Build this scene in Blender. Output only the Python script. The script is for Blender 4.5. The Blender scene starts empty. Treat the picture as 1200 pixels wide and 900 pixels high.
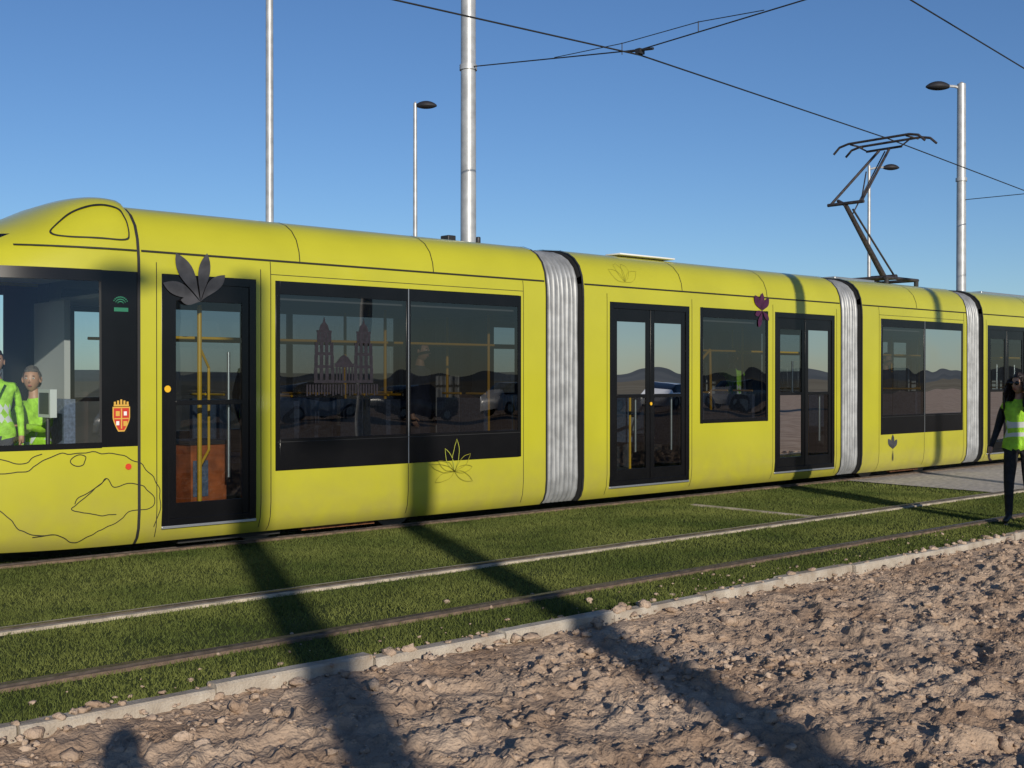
import bpy, bmesh, math, random
import numpy as np
from mathutils import Vector, Matrix
random.seed(7); rng=np.random.default_rng(7)
scene=bpy.context.scene
TH=math.atan2(1550,1400); C=math.cos(TH); S=math.sin(TH)
CAMH=1.65
# ---------------------------------------------------------------- materials
def mat(name,col,rough=.5,metal=0.,var=0.,vscale=4.,bump=0.,bscale=60.,coat=0.,col2=None,spec=.5,detail=6,bdist=.01,lo=.35,hi=.65):
    m=bpy.data.materials.new(name); m.use_nodes=True
    nt=m.node_tree; b=nt.nodes['Principled BSDF']
    b.inputs['Base Color'].default_value=(*col,1); b.inputs['Roughness'].default_value=rough
    b.inputs['Metallic'].default_value=metal; b.inputs['Coat Weight'].default_value=coat
    b.inputs['Coat Roughness'].default_value=.06; b.inputs['Specular IOR Level'].default_value=spec
    tc=nt.nodes.new('ShaderNodeTexCoord')
    if var>0 or col2:
        n=nt.nodes.new('ShaderNodeTexNoise'); n.inputs['Scale'].default_value=vscale; n.inputs['Detail'].default_value=detail
        nt.links.new(tc.outputs['Object'],n.inputs['Vector'])
        r=nt.nodes.new('ShaderNodeValToRGB'); nt.links.new(n.outputs['Fac'],r.inputs['Fac'])
        c2=col2 if col2 else tuple(min(1,c*(1+var)) for c in col)
        c1=col if col2 else tuple(c*(1-var) for c in col)
        r.color_ramp.elements[0].position=lo; r.color_ramp.elements[1].position=hi
        r.color_ramp.elements[0].color=(*c1,1); r.color_ramp.elements[1].color=(*c2,1)
        nt.links.new(r.outputs['Color'],b.inputs['Base Color'])
    if bump>0:
        n2=nt.nodes.new('ShaderNodeTexNoise'); n2.inputs['Scale'].default_value=bscale; n2.inputs['Detail'].default_value=8
        nt.links.new(tc.outputs['Object'],n2.inputs['Vector'])
        bp=nt.nodes.new('ShaderNodeBump'); bp.inputs['Strength'].default_value=bump; bp.inputs['Distance'].default_value=bdist
        nt.links.new(n2.outputs['Fac'],bp.inputs['Height']); nt.links.new(bp.outputs['Normal'],b.inputs['Normal'])
        if coat>0: nt.links.new(bp.outputs['Normal'],b.inputs['Coat Normal'])
    return m
def glass(name,tint,boost=1.0,rough=.0,wave=.25):
    m=bpy.data.materials.new(name); m.use_nodes=True; nt=m.node_tree; nt.nodes.clear()
    o=nt.nodes.new('ShaderNodeOutputMaterial'); mx=nt.nodes.new('ShaderNodeMixShader')
    t=nt.nodes.new('ShaderNodeBsdfTransparent'); t.inputs[0].default_value=(*tint,1)
    g=nt.nodes.new('ShaderNodeBsdfGlossy'); g.inputs['Roughness'].default_value=rough
    f=nt.nodes.new('ShaderNodeFresnel'); f.inputs['IOR'].default_value=1.52
    mu=nt.nodes.new('ShaderNodeMath'); mu.operation='MULTIPLY'; mu.inputs[1].default_value=boost; mu.use_clamp=True
    tc=nt.nodes.new('ShaderNodeTexCoord'); n=nt.nodes.new('ShaderNodeTexNoise'); n.inputs['Scale'].default_value=1.3; n.inputs['Detail'].default_value=1
    bp=nt.nodes.new('ShaderNodeBump'); bp.inputs['Strength'].default_value=wave; bp.inputs['Distance'].default_value=.01
    nt.links.new(tc.outputs['Object'],n.inputs['Vector']); nt.links.new(n.outputs['Fac'],bp.inputs['Height'])
    nt.links.new(bp.outputs['Normal'],g.inputs['Normal'])
    nt.links.new(f.outputs[0],mu.inputs[0]); nt.links.new(mu.outputs[0],mx.inputs[0])
    nt.links.new(t.outputs[0],mx.inputs[1]); nt.links.new(g.outputs[0],mx.inputs[2]); nt.links.new(mx.outputs[0],o.inputs[0])
    return m
M={}
M['yellow']=mat('tram_paint',(.445,.428,.022),.34,0,.05,1.2,.10,2.2,coat=.5)
nt=M['yellow'].node_tree; b=nt.nodes['Principled BSDF']; src=b.inputs['Base Color'].links[0].from_socket
tc=nt.nodes.new('ShaderNodeTexCoord'); sx=nt.nodes.new('ShaderNodeSeparateXYZ'); nt.links.new(tc.outputs['Object'],sx.inputs[0])
mr=nt.nodes.new('ShaderNodeMapRange'); mr.inputs['From Min'].default_value=.95; mr.inputs['From Max'].default_value=.12; mr.inputs['To Max'].default_value=.8
nn=nt.nodes.new('ShaderNodeTexNoise'); nn.inputs['Scale'].default_value=5; nn.inputs['Detail'].default_value=8; nt.links.new(tc.outputs['Object'],nn.inputs['Vector'])
ml=nt.nodes.new('ShaderNodeMath'); ml.operation='MULTIPLY'; nt.links.new(sx.outputs['Z'],mr.inputs['Value']); nt.links.new(mr.outputs[0],ml.inputs[0]); nt.links.new(nn.outputs['Fac'],ml.inputs[1])
mc=nt.nodes.new('ShaderNodeMixRGB'); nt.links.new(ml.outputs[0],mc.inputs[0]); nt.links.new(src,mc.inputs[1]); mc.inputs[2].default_value=(.26,.21,.11,1)
nt.links.new(mc.outputs[0],b.inputs['Base Color'])
M['black']=mat('black_gloss_panel',(.005,.005,.006),.22,0,.2,3,spec=.35)
M['seam']=mat('panel_gap',(.015,.015,.01),.7)
M['rubber']=mat('rubber',(.02,.02,.02),.6)
M['lining']=mat('interior_lining',(.34,.35,.35),.6)
M['floor']=mat('interior_floor',(.09,.09,.10),.7)
M['seat']=mat('seat_fabric',(.10,.13,.20),.8,0,.3,40)
M['orange']=mat('wood_cabinet',(.42,.10,.025),.5,0,.3,8)
M['rail_y']=mat('handrail_yellow',(.75,.42,.02),.3)
M['bellow']=mat('bellows_silver',(.27,.28,.29),.45,.25,.2,6)
M['g_win']=glass('window_glass',(.30,.31,.32),2.1,wave=.45)
M['g_door']=glass('door_glass',(.52,.58,.60),1.6)
M['g_cab']=glass('cab_glass',(.86,.91,.91),1.5)
M['under']=mat('underframe',(.02,.02,.02),.7)
M['rust']=mat('rusty_steel',(.22,.09,.04),.7,.3,.4,20)
M['wheel']=mat('wheel_steel',(.12,.11,.10),.5,.7)
M['leaf_g']=mat('decal_grey',(.045,.045,.05),.5,0,.3,9)
M['leaf_p']=mat('decal_purple',(.055,.010,.04),.5,0,.3,9)
M['leaf_l']=mat('decal_lime',(.42,.44,.06),.5)
M['leaf_o']=mat('decal_olive',(.27,.25,.02),.5)
M['cath']=mat('decal_cathedral',(.012,.009,.014),.6,0,.4,30)
M['crest']=mat('decal_crest_red',(.50,.035,.02),.5); M['gold']=mat('decal_gold',(.62,.36,.06),.5)
M['white']=mat('white_paint',(.75,.75,.73),.5)
M['green']=mat('green_sticker',(.02,.16,.09),.5)
M['red']=mat('red_marker',(.6,.05,.02),.4)
M['galv']=mat('galvanised_steel',(.42,.43,.44),.45,.35,.15,5,.05,30)
M['dark']=mat('dark_metal',(.05,.05,.055),.5,.6)
M['pant']=mat('pantograph_metal',(.07,.06,.06),.5,.5,.3,20)
M['wire']=mat('wire',(.03,.03,.03),.5,.4)
M['alu']=mat('aluminium',(.55,.55,.55),.35,.8)
M['screen']=mat('screen_casing',(.5,.52,.5),.5)
M['conc']=mat('kerb_concrete',(.31,.255,.20),.95,0,0,5,.8,70,col2=(.49,.44,.37),spec=.2)
M['slab']=mat('pale_gravel',(.44,.40,.36),.95,0,.25,12,.9,90,bdist=.02)
M['rail']=mat('rail_steel',(.16,.13,.11),.45,.7,.3,15)
M['railbed']=mat('rail_bed_pale',(.42,.36,.28),.95,0,.3,6,.8,70)
M['railbed2']=mat('rail_bed_brown',(.15,.105,.075),.95,0,.35,12,.6,90)
# ---------------------------------------------------------------- mesh builder
class MB:
    def __init__(s): s.v=[];s.f=[];s.m=[];s.mats=[]
    def mi(s,k):
        if k not in s.mats: s.mats.append(k)
        return s.mats.index(k)
    def poly(s,pts,k):
        n=len(s.v); s.v+= [tuple(p) for p in pts]; s.f.append(tuple(range(n,n+len(pts)))); s.m.append(s.mi(k))
    def box(s,x0,x1,y0,y1,z0,z1,k):
        n=len(s.v); s.v+=[(x,y,z) for x in(x0,x1) for y in(y0,y1) for z in(z0,z1)]
        for q in((0,1,3,2),(4,6,7,5),(0,4,5,1),(2,3,7,6),(0,2,6,4),(1,5,7,3)):
            s.f.append(tuple(n+i for i in q)); s.m.append(s.mi(k))
    def grid(s,rows,k,closed=False):
        n=len(s.v); R=len(rows); Cn=len(rows[0])
        for r in rows: s.v+=[tuple(p) for p in r]
        for i in range(R-1):
            for j in range(Cn if closed else Cn-1):
                kk=k(i,j) if callable(k) else k
                if kk is None: continue
                j2=(j+1)%Cn
                s.f.append((n+i*Cn+j,n+i*Cn+j2,n+(i+1)*Cn+j2,n+(i+1)*Cn+j)); s.m.append(s.mi(kk))
    def tube(s,p0,p1,r0,k,r1=None,seg=10,cap=True):
        p0=Vector(p0);p1=Vector(p1); r1=r0 if r1 is None else r1
        d=(p1-p0).normalized(); a=d.orthogonal().normalized(); b=d.cross(a)
        ring=lambda p,r:[p+a*math.cos(t)*r+b*math.sin(t)*r for t in [2*math.pi*i/seg for i in range(seg)]]
        A=ring(p0,r0);B=ring(p1,r1); s.grid([A,B],k,True)
        if cap: s.poly(A,k); s.poly(B,k)
    def pipe(s,pts,r,k,seg=8):
        for a,b in zip(pts[:-1],pts[1:]): s.tube(a,b,r,k,seg=seg)
    def ball(s,c,rad,k,seg=14,rings=9,fn=None):
        rows=[]
        for i in range(rings+1):
            ph=math.pi*i/rings; row=[]
            for j in range(seg):
                t=2*math.pi*j/seg
                p=Vector((math.sin(ph)*math.cos(t),math.sin(ph)*math.sin(t),math.cos(ph)))
                if fn: p=fn(p)
                row.append((c[0]+p.x*rad[0],c[1]+p.y*rad[1],c[2]+p.z*rad[2]))
            rows.append(row)
        s.grid(rows,k,True)
    def done(s,name,parent=None,smooth=True,angle=35,bevel=0):
        me=bpy.data.meshes.new(name); me.from_pydata(s.v,[],s.f)
        for k in s.mats: me.materials.append(M[k])
        me.polygons.foreach_set('material_index',s.m)
        bm=bmesh.new(); bm.from_mesh(me); bmesh.ops.remove_doubles(bm,verts=bm.verts,dist=1e-5)
        bmesh.ops.dissolve_degenerate(bm,edges=bm.edges,dist=1e-6)
        bmesh.ops.recalc_face_normals(bm,faces=bm.faces); bm.to_mesh(me); bm.free()
        if smooth:
            me.polygons.foreach_set('use_smooth',[True]*len(me.polygons)); me.set_sharp_from_angle(angle=math.radians(angle))
        o=bpy.data.objects.new(name,me); scene.collection.objects.link(o)
        if parent: o.parent=parent
        if bevel:
            md=o.modifiers.new('b','BEVEL'); md.width=bevel; md.segments=2; md.limit_method='ANGLE'
        return o
def empty(name):
    e=bpy.data.objects.new(name,None); scene.collection.objects.link(e); return e
def npmesh(name,v,f,mk,smooth=False,parent=None):
    me=bpy.data.meshes.new(name); v=np.asarray(v,dtype=np.float32); f=np.asarray(f,dtype=np.int32)
    k=f.shape[1]; me.vertices.add(len(v)); me.vertices.foreach_set('co',v.ravel())
    me.loops.add(f.size); me.loops.foreach_set('vertex_index',f.ravel())
    me.polygons.add(len(f)); me.polygons.foreach_set('loop_start',np.arange(0,f.size,k,dtype=np.int32))
    me.polygons.foreach_set('loop_total',np.full(len(f),k,dtype=np.int32))
    me.update(); me.validate()
    if smooth: me.polygons.foreach_set('use_smooth',[True]*len(me.polygons))
    me.materials.append(M[mk]); o=bpy.data.objects.new(name,me); scene.collection.objects.link(o)
    if parent:o.parent=parent
    return o
def vnoise(x,y,seed=0):
    xi=np.floor(x).astype(np.int64); yi=np.floor(y).astype(np.int64); fx=x-xi; fy=y-yi
    fx=fx*fx*(3-2*fx); fy=fy*fy*(3-2*fy)
    def h(a,b):
        n=(a*374761393+b*668265263+seed*1442695041)&0xffffffff
        n=((n^(n>>13))*1274126177)&0xffffffff
        return ((n^(n>>16))&0xffff)/65535.
    return (h(xi,yi)*(1-fx)+h(xi+1,yi)*fx)*(1-fy)+(h(xi,yi+1)*(1-fx)+h(xi+1,yi+1)*fx)*fy
def fbm(x,y,o=4,seed=0):
    t=0;a=.5
    for i in range(o): t=t+a*vnoise(x*2**i+i*17.3,y*2**i+i*9.1,seed+i); a*=.5
    return t
# ================================================================ TRAM
D0=10.2; DC=11.4; MID=18.275
tram=empty('tram')
PROF=[(.11,.15),(.05,.21),(.015,.30),(0,.45),(0,.743),(0,1.04),(0,1.7),(0,2.2),(0,2.60),(.004,2.72),(.014,2.80),
      (.03,2.90),(.08,3.02),(.17,3.12),(.28,3.185),(.42,3.23),(.70,3.26),(1.2,3.27)]
def Y(side,off): return D0+off if side>0 else 2*DC-D0-off
def shell(mb,s0,s1,openings,inset=0,k='yellow',zmax=99):
    br={s0,s1}
    for o in openings: br|={o[0],o[1]}
    n=int((s1-s0)/.6)
    for i in range(1,n):
        c=s0+(s1-s0)*i/n
        if min(abs(c-b) for b in br)>.15: br.add(c)
    br=sorted(br)
    pr=[p for p in PROF if p[1]<=zmax]
    for side in(1,-1):
        rows=[[(x,Y(side,off+inset),z-(inset if z>2.8 else 0)) for x in br] for off,z in pr]
        def key(i,j):
            x=(br[j]+br[j+1])/2; z=(pr[i][1]+pr[i+1][1])/2
            for o in openings:
                if o[0]<x<o[1] and o[2]<z<o[3]: return None
            return k
        mb.grid(rows,key)
body=MB(); inner=MB(); fr=MB(); gl_w=MB(); gl_d=MB(); seams=MB(); bell=MB(); inter=MB()
def bx(mb,side,s0,s1,oa,ob,z0,z1,k):
    a,b=Y(side,oa),Y(side,ob); mb.box(s0,s1,min(a,b),max(a,b),z0,z1,k)
def frame(side,s0,s1,z0,z1,t,k='black',tb=None,tt=None,oa=-.008,ob=.05):
    tb=t if tb is None else tb; tt=t if tt is None else tt
    bx(fr,side,s0,s0+t,oa,ob,z0,z1,k); bx(fr,side,s1-t,s1,oa,ob,z0,z1,k)
    bx(fr,side,s0+t,s1-t,oa,ob,z0,z0+tb,k); bx(fr,side,s0+t,s1-t,oa,ob,z1-tt,z1,k)
def pane(side,s0,s1,z0,z1,k,off=-.003):
    (gl_w if k=='g_win' else gl_d).poly([(s0,Y(side,off),z0),(s1,Y(side,off),z0),(s1,Y(side,off),z1),(s0,Y(side,off),z1)],k)
def window(side,s0,s1,z0=1.04,split=None):
    low=.05 if z0>1 else .31
    frame(side,s0,s1,z0,2.60,.05,tb=low,tt=.13)
    g0,g1=z0+low,2.47
    if split:
        bx(fr,side,split-.03,split+.03,-.008,.05,g0,g1,'black')
        pane(side,s0+.05,split-.03,g0,g1,'g_win'); pane(side,split+.03,s1-.05,g0,g1,'g_win')
        bx(seams,side,split-.005,split+.005,-.0105,-.0082,z0,2.60,'alu')
    else: pane(side,s0+.05,s1-.05,g0,g1,'g_win')
    if z0<1: bx(seams,side,s0+.02,s1-.02,-.0112,-.0083,1.02,1.026,'rubber')
def door(side,s0,s1,double):
    frame(side,s0,s1,.30,2.60,.07,tb=.06,tt=.08,oa=.002)
    leaves=[(s0+.07,(s0+s1)/2-.006),((s0+s1)/2+.006,s1-.07)] if double else [(s0+.07,s1-.07)]
    for a,b in leaves:
        t=.075
        bx(fr,side,a,a+t,.012,.05,.36,2.52,'black'); bx(fr,side,b-t,b,.012,.05,.36,2.52,'black')
        bx(fr,side,a+t,b-t,.012,.05,.36,.50,'black'); bx(fr,side,a+t,b-t,.012,.05,2.36,2.52,'black')
        bx(fr,side,a+t,b-t,.012,.05,1.40,1.445,'black')
        pane(side,a+t,b-t,.50,1.40,'g_door',.02); pane(side,a+t,b-t,1.445,2.36,'g_door',.02)
    bx(fr,side,s0,s1,.0,.06,.272,.297,'alu')
    for a,b in leaves:
        inter.tube((b-.16,Y(side,.12),.7),(b-.16,Y(side,.12),1.9),.016,'alu')
def mir(t): return (2*MID-t[1],2*MID-t[0])
m1=dict(r=(4.70,9.76),win=[(6.10,9.35,.743,7.72)],doors=[(4.92,5.89,False)])
m2=dict(r=(10.38,16.0),win=[(12.61,14.13,1.04,None)],doors=[(10.85,12.39,True),(14.30,15.83,True)])
m3=dict(r=(16.59,19.96),win=[(17.14,19.81,.743,18.50)],doors=[])
def mirm(m): return dict(r=mir(m['r']),win=[(*mir(w[:2]),w[2],2*MID-w[3] if w[3] else None) for w in m['win']],doors=[(*mir(d[:2]),d[2]) for d in m['doors']])
mods=[m1,m2,m3,mirm(m2),mirm(m1)]
for m in mods:
    op=[(w[0],w[1],w[2],2.60) for w in m['win']]+[(d[0],d[1],.30,2.60) for d in m['doors']]
    a,b=m['r']
    shell(body,a,b,op); shell(inner,a+.01,b-.01,op,inset=.055,k='lining',zmax=3.0)
    for side in(1,-1):
        for w in m['win']: window(side,*w)
        for d in m['doors']: door(side,*d)
        bx(seams,side,a+.03,b-.03,.004,.03,2.785,2.803,'seam')
        xs=[]
        for w in m['win']:
            if w[2]<1:
                xs.append((w[0]-.05,.16,2.78)); xs.append((w[1]+.04,.2,2.78)); xs.append((w[3],.2,.735))
                bx(seams,side,w[0]-.05,w[1]+.04,-.0015,.004,2.655,2.661,'seam')
        for d in m['doors']: xs+= [(d[0]-.05,.2,2.7),(d[1]+.05,.2,2.7)]
        for x,z0,z1 in xs:
            pr=[(o,z) for o,z in PROF if z0<z<z1]; zz=[z0]+[z for o,z in pr]+[z1]
            oo=[np.interp(z,[p[1] for p in PROF],[p[0] for p in PROF]) for z in zz]
            seams.grid([[(x-.004,Y(side,o-.002),z),(x+.004,Y(side,o-.002),z)] for o,z in zip(oo,zz)],'seam')
        nrs=max(1,round((b-a)/1.7)); 
        for i in range(1,nrs+0):
            x=a+(b-a)*i/nrs
            seams.grid([[(x-.005,Y(side,o-.004),z+.004),(x+.005,Y(side,o-.004),z+.004)] for o,z in PROF[10:]],'seam')
        for x in (a,b):
            seams.grid([[(x-.014,Y(side,o-.006),z+(.006 if z>3 else 0)),(x+.014,Y(side,o-.006),z+(.006 if z>3 else 0))] for o,z in PROF],'rubber')
        for x in(a,b):
            inner.grid([[(x,Y(side,o+.001),z-.001),(x,Y(side,min(o+.30,1.2)),z-(.3 if z>2.8 else 0))] for o,z in PROF],'rubber')
    inter.box(a+.02,b-.02,Y(1,.07),Y(-1,.07),.30,.35,'floor')
    inter.box(a+.02,b-.02,Y(1,.09),Y(-1,.09),2.42,2.46,'lining')
for a,b in ((9.775,10.365),(16.015,16.575),(19.975,20.535),(26.185,26.775)):
    n=8*8; 
    for side in(1,-1):
        cols=[]
        for i in range(n+1):
            x=a+(b-a)*i/n; amp=.032*abs(math.sin(math.pi*8*i/n))**.8
            cols.append([(x+.006*math.sin(z*5+i*.3),Y(side,.085+o-amp),z-(.05-amp if z>2.8 else 0)) for o,z in PROF])
        bell.grid(cols,'bellow')
    inter.box(a-.05,b+.05,Y(1,.35),Y(-1,.35),.30,.35,'floor')
# ---- noses
zf=[.15,.21,.30,.45,.743,1.04,1.7,2.2,2.6,2.72,2.80,2.90,3.02,3.12,3.185,3.23,3.26,3.27]
sf=[1.45,1.30,1.20,1.12,1.10,1.20,1.66,2.15,2.55,2.80,3.05,3.34,3.68,3.94,4.14,4.34,4.57,4.70]
S1=4.70
DJ=[0,.17,.34,.36,.66,.92,1.12,1.30,1.40]
def nose_pt(off,z,dl,L):
    u=min(1,dl/L) if L>1e-6 else 0
    return (1.2-off)*math.sqrt(max(0,1-u**2.1))
def nose_surf(s,z):
    L=S1-np.interp(z,zf,sf); off=np.interp(z,[p[1] for p in PROF],[p[0] for p in PROF])
    return DC-nose_pt(off,z,S1-s,L)
def noselift(z,dl):
    return .085*math.exp(-((dl-.28)/.38)**2)*max(0,min(1,(z-2.85)/.35)) if dl>0 else 0
def mapx(s,flip): return 2*MID-s if flip else s
nose=MB(); noseg=MB()
for flip in(False,True):
    for side in(1,-1):
        rows=[]
        for (off,z),s_f in zip(PROF,sf):
            L=S1-s_f; row=[]
            for j in range(len(DJ)):
                dl=DJ[j]*min(1,L/2.15); row.append((dl,z))
            last=row[-1][0]
            for j in range(1,15):
                dl=last+(L-last)*math.sin(math.pi/2*j/14); row.append((dl,z))
            pts=[]
            for dl,z2 in row:
                hw=nose_pt(off,z,dl,L); y=DC-hw if side>0 else DC+hw
                zz=z2+noselift(z2,dl)+(.10*min(1,dl/2.5)**2 if z2<.5 else 0)
                pts.append((mapx(S1-dl,flip),y,zz))
            rows.append(pts)
        def key(i,j):
            z=(PROF[i][1]+PROF[i+1][1])/2
            if 1.04<z<2.60:
                if j<2: return 'black'
                if j==2: return 'rubber'
                if j in(7,): return 'black'
                return None
            if 2.60<z<2.90 and j>=10: return 'black'
            return 'yellow'
        nose.grid(rows,key)
        noseg.grid(rows,lambda i,j:'g_cab' if (1.04<(PROF[i][1]+PROF[i+1][1])/2<2.60 and j>2 and j!=7) else None)
        for z0,z1 in((2.50,2.602),(1.035,1.085)):
            rr=[]
            for z in(z0,z1):
                L=S1-np.interp(z,zf,sf); row=[]
                for dl in [.34+ (1.2)*t/10 for t in range(11)]+[1.54+(L-1.54)*math.sin(math.pi/2*t/10) for t in range(1,11)]:
                    hw=nose_pt(-.004,z,dl,L+.004); row.append((mapx(S1-dl,flip),DC-hw if side>0 else DC+hw,z))
                rr.append(row)
            nose.grid(rr,'black')
        rr=[[],[]]
        for t in range(25):
            dl=.02+1.0*t/24
            for q,z in enumerate((2.787,2.800)):
                L=S1-np.interp(z,zf,sf); hw=nose_pt(.005,z,dl,L)+.010; rr[q].append((mapx(S1-dl,flip),(DC-hw) if side>0 else (DC+hw),z))
        seams.grid(rr,'seam')
    for side in (1,-1):
        x=mapx(S1,flip)
        seams.grid([[(x-.007,Y(side,o-.004),z+(.004 if z>3 else 0)),(x+.007,Y(side,o-.004),z+(.004 if z>3 else 0))] for o,z in PROF],'seam')
    f=lambda a:mapx(a,flip)
    def ib(a,b,y0,y1,z0,z1,k): inter.box(min(f(a),f(b)),max(f(a),f(b)),y0,y1,z0,z1,k)
    ib(1.9,4.7,10.5,12.3,.30,.36,'floor'); ib(2.0,2.9,10.7,12.1,.36,1.08,'dark'); ib(2.3,2.82,11.0,11.8,1.08,1.16,'dark')
    ib(3.98,4.40,11.15,11.65,.78,.90,'seat'); ib(4.41,4.52,11.18,11.62,.87,1.45,'seat'); ib(4.1,4.25,11.3,11.5,.36,.78,'dark')
    ib(4.62,4.68,11.7,12.5,.36,2.42,'lining')
    ib(4.02,4.08,10.50,10.78,1.30,1.55,'screen'); ib(4.0165,4.0198,10.53,10.75,1.33,1.52,'dark'); ib(4.0802,4.083,10.53,10.75,1.33,1.52,'dark')
    inter.tube((f(4.05),10.63,1.0),(f(4.05),10.63,1.30),.02,'dark'); ib(3.6,4.3,10.45,10.78,.9,1.0,'dark')
    ib(3.1,3.14,10.8,11.0,1.5,1.8,'dark'); inter.tube((f(3.3),10.55,1.0),(f(3.6),10.5,1.7),.012,'dark'); ib(3.2,3.5,11.9,12.3,1.0,1.5,'white')
    ib(2.8,4.68,10.4,12.4,2.62,2.66,'lining')
body.done('body_shell',tram); inner.done('inner_lining',tram); nose.done('cab_nose',tram,angle=50); noseg.done('cab_glazing',tram,angle=60)
bell.done('bellows',tram,angle=80)
def seat(x,y,dirn):
    inter.box(x-.22,x+.22,y-.21,y+.21,.72,.80,'seat')
    bx0=x-.22*dirn; inter.box(min(bx0,bx0+.06*dirn),max(bx0,bx0+.06*dirn),y-.21,y+.21,.80,1.42,'seat')
    inter.box(x-.12,x+.12,y-.15,y+.15,.35,.72,'floor')
    inter.tube((bx0,y-.17,1.47),(bx0,y+.17,1.47),.014,'rail_y')
for a,b in((6.3,9.3),(12.7,14.0),(17.2,19.7),(22.5,24.0),(27.3,30.2)):
    x=a+.3; dr=1
    while x<b:
        for y in(10.52,10.96,11.9,12.32): seat(x,y,dr)
        x+=.75 if dr==1 else .62; dr=-dr
for x in (5.2,8.0,9.55,11.2,12.1,13.4,14.6,15.4,16.3,18.4,20.2,21.2,22.1,24.9,27,29):
    for y in((11.0,11.8) if x!=5.2 else (11.8,)):
        inter.tube((x,y,.35),(x,y,2.42),.018,'rail_y')
for y in(11.0,11.8): inter.tube((4.9,y,2.05),(31.6,y,2.05),.016,'rail_y')
inter.pipe([(12.85,10.62,1.15),(12.95,10.62,1.5),(13.15,10.62,1.9),(13.35,10.62,2.05)],.02,'rail_y')
inter.pipe([(13.35,10.62,2.05),(13.37,10.62,1.2)],.02,'rail_y'); inter.pipe([(12.95,10.62,1.45),(13.37,10.62,1.45)],.014,'rail_y')
inter.box(4.95,5.30,10.75,11.25,.36,.90,'orange'); inter.box(5.42,5.80,10.62,11.1,.36,1.0,'orange'); inter.box(5.3,5.6,12.0,12.4,.36,1.5,'orange')
inter.box(5.40,5.82,10.60,11.12,1.002,1.04,'dark'); inter.box(4.93,5.32,10.73,11.27,.902,.93,'seat'); inter.box(5.44,5.60,10.612,10.618,.5,.85,'seat')
inter.tube((5.45,10.5,.36),(5.45,10.5,2.35),.022,'rail_y'); inter.pipe([(5.45,10.5,1.95),(5.60,10.6,1.75),(5.60,10.6,.95),(5.45,10.5,.8)],.014,'rail_y')
inter.done('interior',tram,bevel=.008)
un=MB()
for m in mods: un.box(m['r'][0]+.1,m['r'][1]-.1,10.55,12.25,.14,.295,'under')
for cx in(7.0,18.275,29.55):
    un.box(cx-1.2,cx+1.2,10.42,10.62,.16,.42,'under'); un.box(cx-1.2,cx+1.2,12.18,12.38,.16,.42,'under')
    for dx in(-.85,.85):
        for y in(10.66,12.02):
            un.tube((cx+dx,y,.30),(cx+dx,y+.12,.30),.29,'wheel',seg=28)
            un.tube((cx+dx,y-.05,.30),(cx+dx,y,.30),.17,'rust',seg=20)
    un.box(cx-.45,cx+.45,10.44,10.5,.10,.16,'rust')
un.box(5.2,6.3,10.45,10.6,.09,.15,'under')
un.done('bogies_and_underframe',tram)
rf=MB()
for a,b,h in((17.0,18.2,.05),(22,25,.05),(27.5,29.5,.06)):
    rf.box(a,b,10.95,11.85,3.262,3.262+h,'alu')
rf.box(9.0,9.12,11.1,11.25,3.26,3.36,'dark'); rf.tube((9.3,10.9,3.26),(9.3,10.9,3.34),.03,'dark')
rf.box(11.5,12.6,10.62,10.9,3.262,3.285,'white')
rf.done('roof_equipment',tram,bevel=.01)
# pantograph
pg=MB(); y0,y1=11.05,11.75
for y in(y0,y1): pg.tube((18.7,y,3.40),(19.8,y,3.40),.03,'pant')
for x in(18.75,19.75): pg.tube((x,y0,3.40),(x,y1,3.40),.03,'pant')
for x in(18.75,19.75):
    for y in(y0,y1): pg.tube((x,y,3.26),(x,y,3.38),.04,'rubber')
pg.tube((19.25,11.15,3.44),(19.25,11.65,3.44),.05,'pant')
pg.tube((19.25,11.4,3.46),(18.02,11.4,4.62),.055,'pant',r1=.04)
pg.tube((19.45,11.32,3.5),(18.12,11.32,4.55),.018,'pant')
pg.tube((18.02,11.05,4.65),(18.02,11.75,4.65),.03,'pant')
pg.tube((18.02,11.1,4.65),(19.25,11.3,5.72),.024,'pant'); pg.tube((18.02,11.7,4.65),(19.25,11.5,5.72),.024,'pant')
pg.tube((18.02,11.1,4.65),(18.75,11.45,5.28),.012,'pant');pg.tube((18.1,11.6,4.72),(18.02,11.4,4.62),.03,'pant')
pg.tube((18.25,11.4,4.5),(19.28,11.4,5.7),.012,'pant')
pg.tube((19.25,11.05,5.74),(19.25,11.75,5.74),.022,'pant')
for x in(19.05,19.45):
    pg.pipe([(x,10.50,5.74),(x,10.62,5.85),(x,10.8,5.89),(x,12.0,5.89),(x,12.18,5.85),(x,12.30,5.74)],.022,'pant')
for y in(10.85,11.95):
    pg.tube((19.05,y,5.87),(19.45,y,5.87),.016,'pant'); pg.tube((19.25,y,5.87),(19.25,11.4+(y-11.4)*.6,5.74),.014,'pant')
pg.done('pantograph',tram)
# decals
dc=MB()
def leaf(cx,cz,L,W,ang,k,off,bend=0):
    a=math.radians(ang); ux,uz=math.cos(a),math.sin(a); N=12; up=[];dn=[]
    for i in range(N+1):
        t=i/N; w=W*math.sin(math.pi*t**1.5)**.9*.5; bo=bend*t*t
        bx_,bz=cx+ux*L*t-uz*bo,cz+uz*L*t+ux*bo
        up.append((bx_-uz*w,bz+ux*w)); dn.append((bx_+uz*w,bz-ux*w))
    for (p,q,r_,s_) in zip(up[:-1],up[1:],dn[1:],dn[:-1]):
        dc.poly([(x,D0+off,z) for x,z in (p,q,r_,s_)],k)
for i,(ang,L,W,bd) in enumerate(((150,.40,.13,.05),(116,.50,.15,.03),(84,.46,.12,-.02),(54,.36,.12,-.05),(178,.2,.08,0))):
    leaf(5.30,2.36,L,W,ang,'leaf_g',-.010-.0012*i,bd)
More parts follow.
